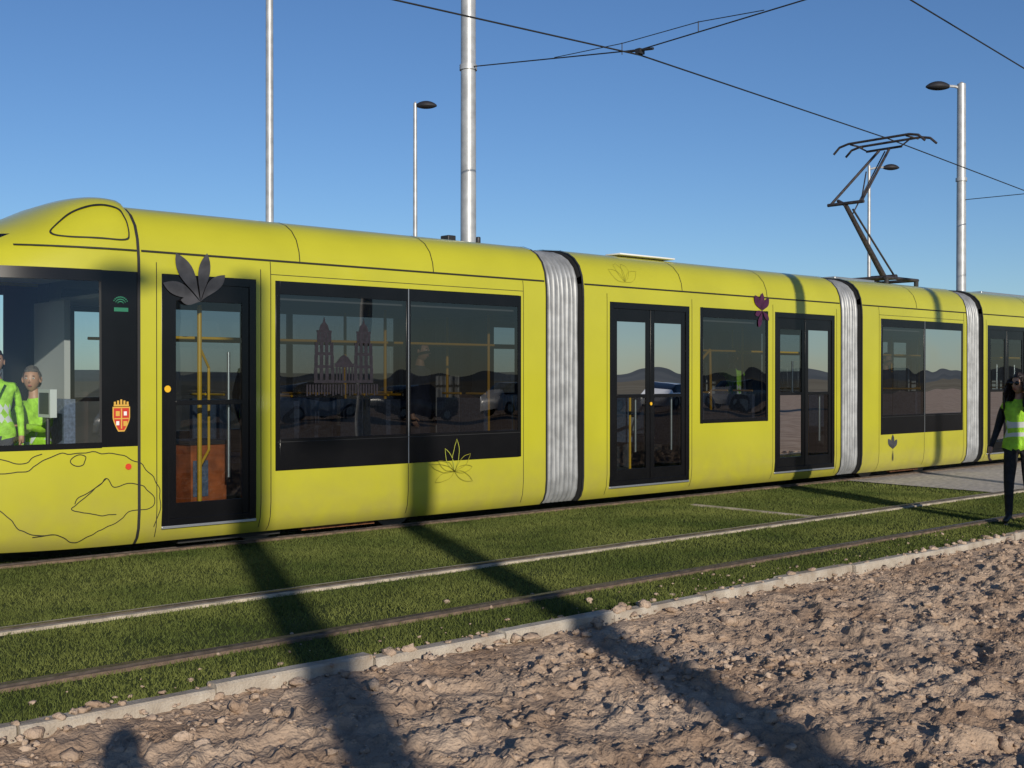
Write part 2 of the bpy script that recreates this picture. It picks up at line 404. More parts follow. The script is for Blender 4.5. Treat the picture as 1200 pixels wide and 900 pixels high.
for i,(ang,L,W) in enumerate(((130,.28,.12),(90,.26,.10),(50,.24,.11),(250,.25,.09),(200,.18,.08),(320,.2,.08))): leaf(13.98,2.60,L,W,ang,'leaf_p',-.012-.0012*i)
for i,(ang,L,W) in enumerate(((130,.22,.10),(90,.24,.09),(50,.2,.09),(270,.2,.03))): leaf(17.5,.50,L,W,ang,'leaf_g',-.004-.0012*i)
def ribbon(pts,w,k,off=-.003,surf=False):
    rr=[]
    for i,(x,z) in enumerate(pts):
        a=pts[max(0,i-1)];b=pts[min(len(pts)-1,i+1)]; dx,dz=b[0]-a[0],b[1]-a[1]; l=math.hypot(dx,dz) or 1
        nx,nz=-dz/l*w/2,dx/l*w/2; row=[]
        for sg in(1,-1):
            X,Z=x+nx*sg,z+nz*sg
            y=(nose_surf(X,Z) if (surf and X<S1) else D0+float(np.interp(Z,[p[1] for p in PROF],[p[0] for p in PROF])))+off
            row.append((X,y,Z))
        rr.append(row)
    dc.grid(rr,k)
def smooth(P,n=8,closed=False):
    out=[]; N=len(P); rg=N if closed else N-1
    for i in range(rg):
        g=lambda q:P[q%N] if closed else P[max(0,min(N-1,q))]
        p0,p1,p2,p3=g(i-1),g(i),g(i+1),g(i+2)
        for j in range(n):
            t=j/n; out.append(tuple(.5*((2*p1[k])+(-p0[k]+p2[k])*t+(2*p0[k]-5*p1[k]+4*p2[k]-p3[k])*t*t+(-p0[k]+3*p1[k]-3*p2[k]+p3[k])*t**3) for k in(0,1)))
    out.append(P[0] if closed else P[-1]); return out
def wob(P,a=.014):
    return [(x+a*(vnoise(np.array([x*14.]),np.array([z*14.]),5)[0]-.5)*2,z+a*(vnoise(np.array([x*14.]),np.array([z*14.]),6)[0]-.5)*2) for x,z in P]
for P,cl in (([(3.2,.95),(3.45,.84),(3.75,.88),(3.98,.99),(4.3,1.0),(4.62,.93),(4.85,.74),(4.90,.5),(4.84,.3)],False),
          ([(4.12,.56),(4.16,.62),(4.32,.70),(4.40,.76),(4.46,.68),(4.62,.70),(4.76,.66),(4.84,.56),(4.80,.48),(4.60,.46),(4.50,.36),(4.30,.30),(4.15,.22),(3.95,.30),(3.78,.30)],False),
          ([(4.40,.76),(4.26,.66),(4.14,.56),(4.10,.50),(4.22,.475),(4.33,.45),(4.48,.43)],False),
          ([(3.3,.62),(3.5,.55),(3.62,.42),(3.74,.33),(3.95,.30)],False),
          ([(3.3,1.0),(3.5,.97),(3.68,.93),(3.85,1.0)],False),
          ([(4.08,.94),(4.14,.99),(4.22,.97),(4.20,.90),(4.12,.89)],True)):
    ribbon(wob(smooth(P,12,cl)),.008,'seam',-.004,True)
P=smooth([(4.62,3.06),(4.58,3.13),(4.42,3.14),(4.2,3.08),(4.02,2.96),(3.98,2.90),(4.08,2.875),(4.35,2.872),(4.58,2.872),(4.63,2.92)],8,True)
rr=[]
def capp(x,z): return (x,nose_surf(x,z)-.012,z+noselift(z,S1-x)+.003)
for i,(x,z) in enumerate(P):
    c=(4.35,2.98); rr.append([capp(x,z),capp(x+(c[0]-x)*.045,z+(c[1]-z)*.09)])
dc.grid(rr,'seam')
for ang,L,k in((118,.30,'leaf_l'),(84,.36,'leaf_l'),(150,.26,'leaf_o'),(40,.30,'leaf_o'),(10,.26,'leaf_o'),(200,.30,'leaf_o'),(335,.28,'leaf_o'),(165,.36,'leaf_o')):
    a=math.radians(ang); ux,uz=math.cos(a),math.sin(a); P=[]
    for i in range(21):
        t=i/10 if i<=10 else (20-i)/10; w=.045*math.sin(math.pi*t)*(1 if i<=10 else -1)
        P.append((8.35+ux*L*t-uz*w,.62+uz*L*t+ux*w))
    ribbon(wob(P,.01),.006,k,-.014)
for ang,L in((150,.3),(110,.3),(70,.3),(30,.3)):
    a=math.radians(ang); ux,uz=math.cos(a),math.sin(a); P=[]
    for i in range(21):
        t=i/10 if i<=10 else (20-i)/10; w=.06*math.sin(math.pi*t)*(1 if i<=10 else -1)
        P.append((11.15+ux*L*t-uz*w,2.86+uz*L*t+ux*w))
    ribbon([(x,z) for x,z in P if z<3.1],.004,'leaf_o',-.006)
yk=D0-.0065
def cp(pts): dc.poly([(x,yk,z) for x,z in pts],'cath')
def cr(x0,x1,z0,z1): cp([(x0,z0),(x1,z0),(x1,z1),(x0,z1)])
for cx in(6.66,7.14):
    z=1.60
    for hh,w_ in((.15,.12),(.13,.115),(.13,.11),(.10,.085)):
        cr(cx-w_,cx+w_,z,z+.03)
        for q in(-1,-.33,.33,1): cr(cx+q*(w_-.02)-.020,cx+q*(w_-.02)+.020,z+.0305,z+hh-.0005)
        z+=hh
    cr(cx-.09,cx+.09,z,z+.02); cp([(cx-.06,z+.0205),(cx+.06,z+.0205),(cx+.045,z+.07),(cx+.015,z+.10),(cx,z+.16),(cx-.015,z+.10),(cx-.045,z+.07)])
cr(6.785,7.02,1.60,1.625)
for q in range(6): cr(6.80+q*.038,6.82+q*.038,1.6255,1.76)
cr(6.785,7.02,1.7605,1.80); cp([(6.80,1.8005),(7.0,1.8005),(6.95,1.86),(6.90,1.89),(6.85,1.86)])
for i in range(26):
    x=6.45+i*.034; cr(x,x+.02,1.47+.01*(i%3),1.585)
# coat of arms on black cab pillar
def sticker(s0,s1,z0,z1,k,off=-.006):
    dc.grid([[(x,nose_surf(x,z)+off,z) for x in(s0,(s0+s1)/2,s1)] for z in(z0,z1)],k)
cxs=4.535
def shield(w,z0,z1,k,off):
    N=9; rows=[]
    for i in range(N+1):
        z=z0+(z1-z0)*i/N; t=i/N; hw=w*min(1,(.18+1.6*t)**.6); rows.append([(x,nose_surf(x,z)+off,z) for x in(cxs-hw,cxs,cxs+hw)])
    dc.grid(rows,k)
shield(.080,1.175,1.395,'gold',-.006); shield(.070,1.188,1.383,'crest',-.008)
sticker(cxs-.006,cxs+.006,1.20,1.38,'gold',-.0095); sticker(cxs-.066,cxs+.066,1.285,1.295,'gold',-.0105)
for dx_,zz in((-.035,1.335),(.035,1.245)): sticker(cxs+dx_-.018,cxs+dx_+.018,zz-.022,zz+.022,'gold',-.0098)
for dx_,zz in((.035,1.335),(-.035,1.25)): sticker(cxs+dx_-.014,cxs+dx_+.014,zz-.018,zz+.018,'white',-.0098)
sticker(cxs-.07,cxs+.07,1.40,1.415,'gold')
for i in range(5): sticker(cxs-.068+i*.029,cxs-.050+i*.029,1.4155,1.44+.010*(2-abs(i-2)),'gold')
for i,r in enumerate((.03,.05,.07)):
    P=[(4.53+r*1.0*math.cos(t),2.30+r*math.sin(t)) for t in np.linspace(.4,2.74,10)]
    for p,q in zip(P[:-1],P[1:]): sticker(min(p[0],q[0]),max(p[0],q[0]),(p[1]+q[1])/2-.005,(p[1]+q[1])/2+.005,'green')
sticker(4.47,4.60,2.24,2.275,'green')
dc.tube((4.60,nose_surf(4.6,.86)+.01,.86),(4.60,nose_surf(4.6,.86)-.01,.86),.028,'red'); dc.tube((4.975,10.199,1.55),(4.975,10.194,1.55),.032,'rail_y'); dc.tube((11.62,10.2,1.32),(11.62,10.194,1.32),.022,'rail_y')
dc.done('decals',tram,smooth=False)
fr.done('window_and_door_frames',tram,bevel=.003); gl_w.done('window_panes',tram,False); gl_d.done('door_panes',tram,False); seams.done('panel_gaps_and_seals',tram,angle=60)
# ================================================================ GROUND
M['soil']=mat('tilled_soil',(.31,.215,.15),.95,0,0,1.6,1.0,45,col2=(.48,.365,.27),spec=.1,detail=14,bdist=.018,lo=.36,hi=.66)
M['clod']=mat('soil_clod',(.33,.235,.17),.95,0,0,5,1.0,60,col2=(.50,.385,.295),spec=.1,bdist=.015,detail=10)
M['far']=mat('dry_field',(.16,.13,.08),.95,0,0,.03,0,1,col2=(.24,.20,.13),spec=.1)
M['turf']=mat('turf_base',(.04,.055,.017),.95,0,0,2.5,.6,90,col2=(.07,.085,.028),spec=.1)
M['blade']=mat('turf_blades',(.060,.085,.018),.75,0,0,.8,0,1,col2=(.145,.165,.042),spec=.15,detail=14)
g=MB(); R=3500; n=64
g.v.append((0,0,-.16)); 
rings=[8,30,100,400,1500,R]
prev=None
for r in rings:
    ring=[len(g.v)+i for i in range(n)]; g.v+=[(18+r*math.cos(2*math.pi*i/n),5+r*math.sin(2*math.pi*i/n),-.16) for i in range(n)]
    for i in range(n):
        j=(i+1)%n
        if prev is None: g.f.append((0,ring[i],ring[j]))
        else: g.f.append((prev[i],ring[i],ring[j],prev[j]))
        g.m.append(g.mi('far'))
    prev=ring
g.done('ground',smooth=False)
STEP=.018
xs=np.arange(-1,23,STEP); ys=np.arange(.8,5.66,STEP)
X,Yg=np.meshgrid(xs,ys)
def soil_h(x,y):
    wx=x+.16*fbm(x*5,y*5,3,70); wy=y+.16*fbm(x*5,y*5,3,80)
    h=.05*(fbm(x*.7,y*.7,3,1)-.5)*2
    sm=lambda t:t*t*(3-2*t)
    n1=fbm(wx*3.6,wy*3.6,4,9); h=h+.034*sm(np.clip((n1-.44)*5,0,1))
    n2=fbm(wx*9,wy*9,3,15); h=h+.030*sm(np.clip((n2-.44)*5,0,1))
    n3=fbm(wx*20,wy*20,2,18); h=h+.020*sm(np.clip((n3-.36)*6,0,1))
    h=h+.012*vnoise(x*40,y*40,31)
    e=np.clip((5.66-y)/.45,0,1)
    return h*(.30+.70*e)-.062+.035*(1-e)
Z=soil_h(X,Yg)
v=np.stack([X.ravel(),Yg.ravel(),Z.ravel()],1); nx,ny=len(xs),len(ys)
idx=np.arange(nx*ny).reshape(ny,nx); f=np.stack([idx[:-1,:-1].ravel(),idx[:-1,1:].ravel(),idx[1:,1:].ravel(),idx[1:,:-1].ravel()],1)
npmesh('tilled_soil',v,f,'soil',True)
sb=MB()
for (a,b,c,d) in((-60,-1,-60,5.6),(23,160,-60,5.6),(-1,23,-60,.8)): sb.poly([(a,c,-.04),(b,c,-.04),(b,d,-.04),(a,d,-.04)],'soil')
sb.done('soil_field',smooth=False)
bm=bmesh.new(); bmesh.ops.create_icosphere(bm,subdivisions=2,radius=1); bv=np.array([q.co[:] for q in bm.verts]); bf=np.array([[q.index for q in ff.verts] for ff in bm.faces]); bm.free()
V=[];F=[];o=0
def clod(x,y,r,z):
    global o
    sd=rng.integers(0,9999); w=bv*(1+1.1*(vnoise(bv[:,0]*1.5+sd,bv[:,1]*1.5+bv[:,2]*2.1+sd,3)-.5)[:,None]+.7*(vnoise(bv[:,0]*3.5+sd,bv[:,1]*3.5+bv[:,2]*3.1+sd,5)-.5)[:,None])
    w=w*np.array([r*rng.uniform(.8,1.5),r*rng.uniform(.7,1.1),r*rng.uniform(.5,.85)])
    a=rng.uniform(0,6.28); ca,sa=math.cos(a),math.sin(a)
    w=np.stack([w[:,0]*ca-w[:,1]*sa+x,w[:,0]*sa+w[:,1]*ca+y,w[:,2]+z],1); V.append(w); F.append(bf+o); o+=len(w)
N0=60000; cx_=rng.uniform(1,20,N0); cy_=rng.uniform(1.6,5.6,N0); dens=fbm(cx_*1.2,cy_*1.2,3,90)
kp=rng.uniform(0,1,N0)<(.10+1.6*np.clip(dens-.42,0,1)); cx_=cx_[kp][:13000]; cy_=cy_[kp][:13000]; cz_=soil_h(cx_,cy_)
for x,y,z in zip(cx_,cy_,cz_):
    r=min(.035,.005+.006*rng.exponential()) if rng.uniform()<.992 else rng.uniform(.03,.055)
    clod(x,y,r,z+r*.12)
for i in range(900):
    x=rng.uniform(1,22); y=5.62+rng.normal(0,.10); r=min(.05,.005+.008*rng.exponential()); clod(x,y,r,(.045 if 5.62<y<5.72 else .0)+r*.15)
for i in range(240):
    x=rng.uniform(1,22); y=5.75+abs(rng.normal(0,.4)); clod(x,y,.005+.006*rng.exponential(),.012)
npmesh('soil_clods',np.concatenate(V),np.concatenate(F),'clod',False)
# kerb
kb=MB(); x=-30.
while x<90:
    L=1.0; j=rng.normal(0,.009); h=.050+rng.normal(0,.007); n_=8
    rows=[]
    for i in range(n_+1):
        xx=x+.006+(L-.012)*i/n_; q=vnoise(np.array([xx*9.]),np.array([1.]),8)[0]*.014; q2=vnoise(np.array([xx*7.]),np.array([4.]),8)[0]*.012
        rows.append([(xx,5.605+j+q,-.15),(xx,5.605+j+q,h-.012),(xx,5.617+j+q,h),(xx,5.712+j-q2,h-q*.3),(xx,5.722+j-q2,h-.012),(xx,5.722+j-q2,-.15)])
    kb.grid(rows,'conc'); kb.poly(rows[0],'conc'); kb.poly(rows[-1],'conc'); x+=L
kb.done('kerb',smooth=False)
tb=MB(); tb.poly([(-60,5.70,0),(160,5.70,0),(160,22,0),(-60,22,0)],'turf'); tb.done('lawn',smooth=False)
tr=empty('tram_track')
rl=MB()
for yc,kk,w in((6.49,'railbed2',.13),(7.94,'railbed',.17),(10.68,'railbed2',.16),(12.12,'railbed2',.16)):
    rl.box(-60,160,yc-w/2,yc-.036,-.05,.022,kk); rl.box(-60,160,yc+.036,yc+w/2,-.05,.024,kk)
    rl.box(-60,160,yc-.033,yc+.012,-.05,.034,'rail'); rl.box(-60,160,yc+.024,yc+.034,-.05,.030,'rail'); rl.box(-60,160,yc+.012,yc+.024,-.05,.0,'under')
rl.box(12.05,12.13,8.03,9.9,-.05,.020,'railbed')
rl.done('rails',tr,smooth=False)
pv=MB(); pv.poly([(16.6,8.04,.012),(27,8.04,.012),(29,22,.012),(17.6,22,.012)],'slab')
pv.done('gravel_crossing',smooth=False)
def blades(n,x0,x1,y0,y1,h,w):
    x=rng.uniform(x0,x1,n); y=rng.uniform(y0,y1,n)
    keep=np.ones(n,bool)
    for yc,hw in((6.49,.055),(7.94,.088),(10.68,.1)): keep&=np.abs(y-yc)>hw*(.65+.7*vnoise(x*6,y*2,77))
    keep&=~((y>8.0)&(x>16.5+ (y-8)*.07+rng.normal(0,.06,n))&(x<28)); keep&=~((np.abs(x-12.09)<.04)&(y>8.02)&(y<9.9))
    keep&=rng.uniform(0,1,n)<(.35+1.0*fbm(x*1.3,y*1.3,3,44))
    x=x[keep];y=y[keep];n=len(x)
    a=rng.uniform(0,6.28,n); hh=h*rng.uniform(.5,1.2,n)*(.75+.45*fbm(x*1.2,y*1.2,3,50)); lx=rng.normal(0,.6,n)*hh; ly=rng.normal(0,.6,n)*hh; ww=w*rng.uniform(.6,1.3,n)
    A=np.stack([x-np.cos(a)*ww,y-np.sin(a)*ww,np.zeros(n)],1);B=np.stack([x+np.cos(a)*ww,y+np.sin(a)*ww,np.zeros(n)],1);T=np.stack([x+lx,y+ly,hh],1)
    return np.stack([A,B,T],1).reshape(-1,3)
bl=[blades(210000,1.5,9,5.74,11.0,.026,.0032),blades(150000,9,16,5.74,10.9,.027,.0042),blades(90000,16,30,5.74,10.8,.03,.007),blades(9000,1.5,20,5.70,5.84,.05,.004)]
bv2=np.concatenate(bl); npmesh('grass',bv2,np.arange(len(bv2)).reshape(-1,3),'blade')
M['hill']=mat('hill',(.11,.12,.12),.95,0,0,.01,0,1,col2=(.17,.175,.165),spec=.05)  # distance haze is painted into the pale grey hill colour
hv=[];N=240
for k,(r,s) in enumerate(((700,0),(760,.55),(860,1),(1000,.8))):
    for i in range(N):
        a=2*math.pi*i/N; q=fbm(np.array([i*.11]),np.array([k*.3]),4,60)[0]; q2=fbm(np.array([(N-i)*.11]),np.array([k*.3]),4,60)[0]; w=i/N
        hv.append((r*math.cos(a),r*math.sin(a),-.5+(q*(1-w)+q2*w)*15*s))
hf=[(k*N+i,k*N+(i+1)%N,(k+1)*N+(i+1)%N,(k+1)*N+i) for k in range(3) for i in range(N)]
npmesh('hills',hv,hf,'hill',True)
# ================================================================ PARKED CARS (behind the viewpoint, mirrored in the glazing)
M['tyre']=mat('tyre',(.02,.02,.02),.8); M['hub']=mat('hub',(.4,.4,.4),.4,.6); M['carglass']=mat('car_glass',(.01,.012,.014),.06)
for i,c in enumerate(((.7,.7,.7),(.35,.36,.38),(.03,.035,.05),(.35,.03,.02))): M['car%d'%i]=mat('car_paint_%d'%i,c,.25,0,.04,2,coat=.6)
def car(x,y,k):
    m=MB(); ST=[(-2.05,.35,.62,.62,.70),(-1.98,.22,.85,.86,.80),(-1.6,.20,.92,1.12,.84),(-1.1,.20,.93,1.42,.86),(-.4,.20,.93,1.47,.87),(.3,.20,.92,1.43,.87),(.75,.20,.92,1.18,.86),(1.1,.20,.90,.92,.85),(1.75,.22,.78,.79,.80),(2.02,.30,.60,.61,.70)]
    rows=[]
    for sx_,zl,zb,zr,hw in ST:
        h=[(-hw*.92,zl),(-hw,.5),(-hw*.97,zb),(-hw*.78,zr),(-hw*.4,zr+.015),(0,zr+.02)]; h=h+[(-a,b) for a,b in h[-2::-1]]
        rows.append([(x+sx_,y+a,b) for a,b in h])
    cm='car%d'%k
    m.grid(rows,lambda i,j:'carglass' if (j in(2,7) and 1<i<7) or (i in(2,6) and j in(3,4,5,6)) else cm)
    m.poly(rows[0],cm); m.poly(rows[-1],cm)
    for dx in(-1.25,1.3):
        for sg in(-1,1):
            m.tube((x+dx,y+sg*.70,.31),(x+dx,y+sg*.875,.31),.31,'tyre',seg=22); m.tube((x+dx,y+sg*.876,.31),(x+dx,y+sg*.885,.31),.19,'hub',seg=18)
    m.done('parked_car',angle=40)
for i,x in enumerate((15,20.2,25.1,30.5,36,41,47,53)): car(x,-19-.4*(i%2),(0,1,0,2,0,3,0,1)[i])
# ================================================================ POLES & WIRES
def pole(name,x,y,h,r,lamp=None,arm=1.0,band=True,rt=None):
    m=MB(); rt=rt or r*.8
    m.tube((x,y,-.2),(x,y,h),r,'galv',r1=rt,seg=24); m.tube((x,y,-.1),(x,y,.03),r*2,'galv',seg=20)
    m.tube((x,y,h),(x,y,h+.05),rt*.8,'galv',r1=rt*.2,seg=20)
    if band:
        for z in(6.42,): m.tube((x,y,z-.04),(x,y,z+.04),r*1.06,'galv',seg=20)
    if lamp:
        dx,dy=lamp; z=h-.12
        m.pipe([(x,y,z),(x+dx*arm*.5,y+dy*arm*.5,z+.06),(x+dx*arm,y+dy*arm,z+.07)],.035,'galv')
        c=Vector((x+dx*(arm+.28),y+dy*(arm+.28),z+.05)); ux=Vector((dx,dy,0)); uy=Vector((-dy,dx,0))
        rows=[]
        for i in range(9):
            t=i/8; w=.16*math.sin(math.pi*min(1,t*.9+.08))**.6; p=c+ux*(t-.5)*.55
            rows.append([p+uy*w*math.cos(q)+Vector((0,0,w*(.85 if math.sin(q)>0 else .5)*math.sin(q))) for q in [2*math.pi*j/14 for j in range(14)]])
        m.grid(rows,'dark',True); m.poly(rows[0],'dark'); m.poly(rows[-1],'dark')
    return m.done(name)
rx,ry=S,-C
pole('catenary_pole',11.83,14.1,8.75,.128,rt=.112)
pole('catenary_pole',27.3,14.1,8.72,.125,lamp=(-rx,-ry),arm=.30)
pole('catenary_pole',11.83,3.48,8.75,.128)
pole('catenary_pole',27.3,3.48,8.75,.128)
pole('street_lamp',13.5,22.8,12.5,.095,lamp=(0,-1),band=False,rt=.075)
pole('street_lamp',20.06,26.18,9.2,.075,lamp=(rx,ry),arm=.04,band=False,rt=.05)
pole('street_lamp',37.46,22.76,9.1,.075,lamp=(rx,ry),arm=.5,band=False,rt=.05)
pole('street_lamp',-3.0,-8.87,8.9,.19,lamp=(-1,0),band=False,rt=.17)
pole('street_lamp',-1.13,-9.28,7.5,.19,lamp=(-1,0),band=False,rt=.17)
pole('street_lamp',12.26,-4.3,10.5,.12,lamp=(0,1),band=False,rt=.1)
wr=empty('overhead_line')
def wire(name,pts,r=.011,sag=0):
    cu=bpy.data.curves.new(name,'CURVE'); cu.dimensions='3D'; cu.bevel_depth=r; cu.bevel_resolution=2
    full=[]
    for a,b in zip(pts[:-1],pts[1:]):
        n=12
        for i in range(n):
            t=i/n; p=Vector(a).lerp(Vector(b),t); p.z-=sag*4*t*(1-t); full.append(p)
    full.append(Vector(pts[-1])); sp=cu.splines.new('POLY'); sp.points.add(len(full)-1)
    for q,p in zip(sp.points,full): q.co=(*p,1)
    cu.materials.append(M['wire']); ob=bpy.data.objects.new(name,cu); scene.collection.objects.link(ob); ob.parent=wr
wire('contact_wire',[(-20,11.9,5.93),(-3.6,11.9,5.93),(11.83,10.58,5.91),(19.25,11.35,5.93),(27.3,12.4,5.9),(43,13.2,5.9)],.011)
wire('contact_wire_near',[(-4,7.6,5.93),(11.83,6.95,5.93),(27.3,8.9,5.91),(43,8,5.9)],.009)
wire('span_wire',[(11.83,14.0,6.42),(11.83,10.58,5.98),(11.83,8.0,6.04),(11.83,6.95,6.05),(11.83,3.58,6.45)],.009)
wire('span_wire_b',[(11.83,12.2,6.20),(11.83,10.9,6.13),(11.83,9.6,6.13),(11.83,8.6,6.05)],.006)
wire('span_wire_c',[(27.3,14.0,5.93),(27.3,11,5.88),(27.3,7,5.9),(27.3,3.58,6.2)],.009)
for y,z in((10.9,5.98),(9.6,6.0)): wire('dropper',[(11.83,y,z),(11.83,y,6.14)],.006)
cl=MB(); cl.box(11.78,11.88,10.54,10.62,5.92,5.99,'dark'); cl.box(11.79,11.87,6.92,6.98,5.94,6.06,'dark'); cl.tube((11.83,10.8,6.0),(11.83,10.35,5.95),.018,'dark')
cl.done('clamps',wr)
# ================================================================ PEOPLE
M['skin']=mat('skin',(.42,.23,.15),.5,0,.06,20); M['hair_d']=mat('dark_hair',(.018,.012,.010),.45,0,.5,60,.6,120); M['hair_g']=mat('grey_hair',(.10,.085,.075),.6,0,.4,60)
M['hivis']=mat('hivis_vest',(.32,.62,.03),.6,0,.2,14,.8,16,bdist=.03); M['reflect']=mat('reflective_band',(.55,.57,.55),.4); M['blackcl']=mat('black_cloth',(.012,.012,.014),.85,0,.4,12,.8,22,bdist=.03)
M['navy']=mat('navy_cloth',(.03,.035,.06),.85,0,.3,12,.5,30); M['shoe']=mat('shoe_leather',(.02,.016,.014),.4); M['eye']=mat('eye_white',(.7,.68,.65),.3); M['lip']=mat('lips',(.35,.09,.08),.5); M['lens']=mat('sunglass_lens',(.006,.005,.005),.08)
def seg_d(p,a,b):
    ab=b-a; t=max(0,min(1,(p-a).dot(ab)/max(1e-9,ab.dot(ab)))); return (p-(a+ab*t)).length
def person(name,loc,yaw,J,h=1.7,vest='hivis',sleeve='blackcl',trous='blackcl',hair='hair_d',longhair=False,glasses=False,headyaw=0):
    root=empty(name); sc=h/1.70
    B=dict(pelvis=((0,0,.95),.125),waist=((0,0,1.08),.108),chest=((.005,0,1.27),.128),nb=((-.005,0,1.40),.075),neck=((.005,0,1.47),.050),hd=((.012,0,1.53),.052))
    for sd,sg in(('l',1),('r',-1)):
        B['sh_'+sd]=((-.005,.165*sg,1.365),.060); B['el_'+sd]=((-.05,.225*sg,1.09),.043); B['wr_'+sd]=((.04,.235*sg,.86),.029); B['pm_'+sd]=((.065,.232*sg,.79),.030)
        B['hp_'+sd]=((0,.085*sg,.88),.095); B['kn_'+sd]=((.02,.095*sg,.48),.062); B['an_'+sd]=((-.02,.10*sg,.09),.042); B['to_'+sd]=((.13,.115*sg,.035),.032)
    for k,vv in J.items(): B[k]=(vv,B[k][1])
    keys=list(B); ix={k:i for i,k in enumerate(keys)}
    E=[('pelvis','waist'),('waist','chest'),('chest','nb'),('nb','neck'),('neck','hd')]
    for sd in'lr': E+=[('chest','sh_'+sd),('sh_'+sd,'el_'+sd),('el_'+sd,'wr_'+sd),('wr_'+sd,'pm_'+sd),('pelvis','hp_'+sd),('hp_'+sd,'kn_'+sd),('kn_'+sd,'an_'+sd),('an_'+sd,'to_'+sd)]
    me=bpy.data.meshes.new(name+'_sk'); me.from_pydata([B[k][0] for k in keys],[(ix[a],ix[b]) for a,b in E],[])
    ob=bpy.data.objects.new(name+'_sk',me); scene.collection.objects.link(ob)
    md=ob.modifiers.new('s','SKIN'); md.use_smooth_shade=True
    for i,k in enumerate(keys):
        sv=me.skin_vertices[0].data[i]; r=B[k][1]; sv.radius=(r,r); sv.use_root=(k=='pelvis')
    ss=ob.modifiers.new('u','SUBSURF'); ss.levels=2; ss.render_levels=2
    dg=bpy.context.evaluated_depsgraph_get(); me2=bpy.data.meshes.new_from_object(ob.evaluated_get(dg)); bpy.data.objects.remove(ob)
    for vv in me2.vertices:
        z=vv.co.z
        if abs(vv.co.y)<.17 and B['pelvis'][0][2]-.1<z<B['pelvis'][0][2]+.45: vv.co.y*=1.18; 
    mats=['skin',vest,sleeve,trous,'shoe','reflect']
    me2.materials.clear()
    for k in mats: me2.materials.append(M[k])
    P={k:Vector(B[k][0]) for k in keys}; pz=P['pelvis'].z
    for p in me2.polygons:
        c=p.center; best=min(E,key=lambda e:seg_d(c,P[e[0]],P[e[1]])-.5*min(B[e[0]][1],B[e[1]][1])); b=best[1][:2]
        if b in('hd','ne'): k=0
        elif b in('wa','ch','nb','sh'):
            k=1; z=c.z-pz
            if vest=='hivis' and (.05<z<.10 or .17<z<.215): k=5
        elif b=='el': k=2
        elif b=='wr': k=2
        elif b=='pm': k=0
        elif b=='hp': k=1 if c.z>pz-.10 else 3
        elif b=='kn' : k=3
        elif b=='an': k=3
        else: k=4
        if k==3 and c.z>pz-.08 : k=1
        p.material_index=k; p.use_smooth=True
    bo=bpy.data.objects.new('body',me2); scene.collection.objects.link(bo); bo.parent=root
    hm=MB(); hc=P['hd']+Vector((.018,0,.075)); cy,sy=math.cos(headyaw),math.sin(headyaw)
    def hp(x,y,z): return (hc.x+x*cy-y*sy,hc.y+x*sy+y*cy,hc.z+z)
    rows=[]
    for i in range(15):
        ph=math.pi*i/14; row=[]
        for j in range(24):
            t=2*math.pi*j/24; x=math.sin(ph)*math.cos(t);y_=math.sin(ph)*math.sin(t);z=math.cos(ph)
            w=.074*(1-.22*max(0,-z)**1.2); d=.096*(1-.12*max(0,-z)*(x<0)); X=x*d; Yy=y_*w
            if x>.75 and abs(y_)<.25 and -.35<z<.1: X+=.016*(1-abs(y_)/.25)*(1-(abs(z+.2)/.35))
            row.append(hp(X,Yy,z*.118))
        rows.append(row)
    hm.grid(rows,'skin',True)
    nz=[hp(.094,-.014,-.03),hp(.094,.014,-.03),hp(.122,0,-.032),hp(.092,0,.02)]
    hm.poly([nz[0],nz[1],nz[2]],'skin');hm.poly([nz[1],nz[3],nz[2]],'skin');hm.poly([nz[3],nz[0],nz[2]],'skin')
    for sg in(1,-1):
        hm.ball(hp(.083,.031*sg,.008),(.011,.013,.008),'eye'); hm.ball(hp(.092,.031*sg,.008),(.004,.006,.006),'lens')
        hm.ball(hp(0,.078*sg,-.005),(.018,.009,.030),'skin')
        hm.ball(hp(.089,.031*sg,.030),(.006,.017,.004),hair)
        if glasses: hm.ball(hp(.098,.033*sg,.006),(.006,.027,.020),'lens')
    if glasses: hm.tube(hp(.10,-.02,.012),hp(.10,.02,.012),.003,'lens'); hm.tube(hp(.09,.058,.012),hp(0,.08,.012),.003,'lens'); hm.tube(hp(.09,-.058,.012),hp(0,-.08,.012),.003,'lens')
    hm.ball(hp(.088,0,-.062),(.008,.024,.007),'lip')
    rows=[]
    for i in range(11):
        row=[]
        for j in range(30):
            t=2*math.pi*j/30; fr_=math.cos(t); lim=(1.0 if fr_>.45 else (1.65 if fr_>-.1 else 2.2))
            ph=lim*i/10; rr=1.0+.05*math.sin(j*7.3+i*2)
            row.append(hp(math.sin(ph)*math.cos(t)*.104*rr-.006,math.sin(ph)*math.sin(t)*.083*rr,math.cos(ph)*.127*rr))
        rows.append(row)
    hm.grid(rows,hair,True)
    if longhair:
        for q in range(110):
            t=random.uniform(.85,2*math.pi-.85); x0,y0_=math.cos(t)*.088,math.sin(t)*.088; L=random.uniform(.28,.40)
            pts=[]
            for i in range(9):
                u=i/8; wv=.016*math.sin(i*2.2+q); pts.append(Vector(hp(x0*(1+.35*math.sin(u*2))+wv+ (.03 if math.cos(t)>0 else -.02)*u,y0_*(1+.85*math.sin(u*2.2))+.014*math.cos(i*2+q),.075-L*u)))
            for a,b in zip(pts[:-1],pts[1:]): hm.tube(a,b,.010,hair,seg=6,cap=False)
    hm.done('head',root,angle=60)
    fm=MB()
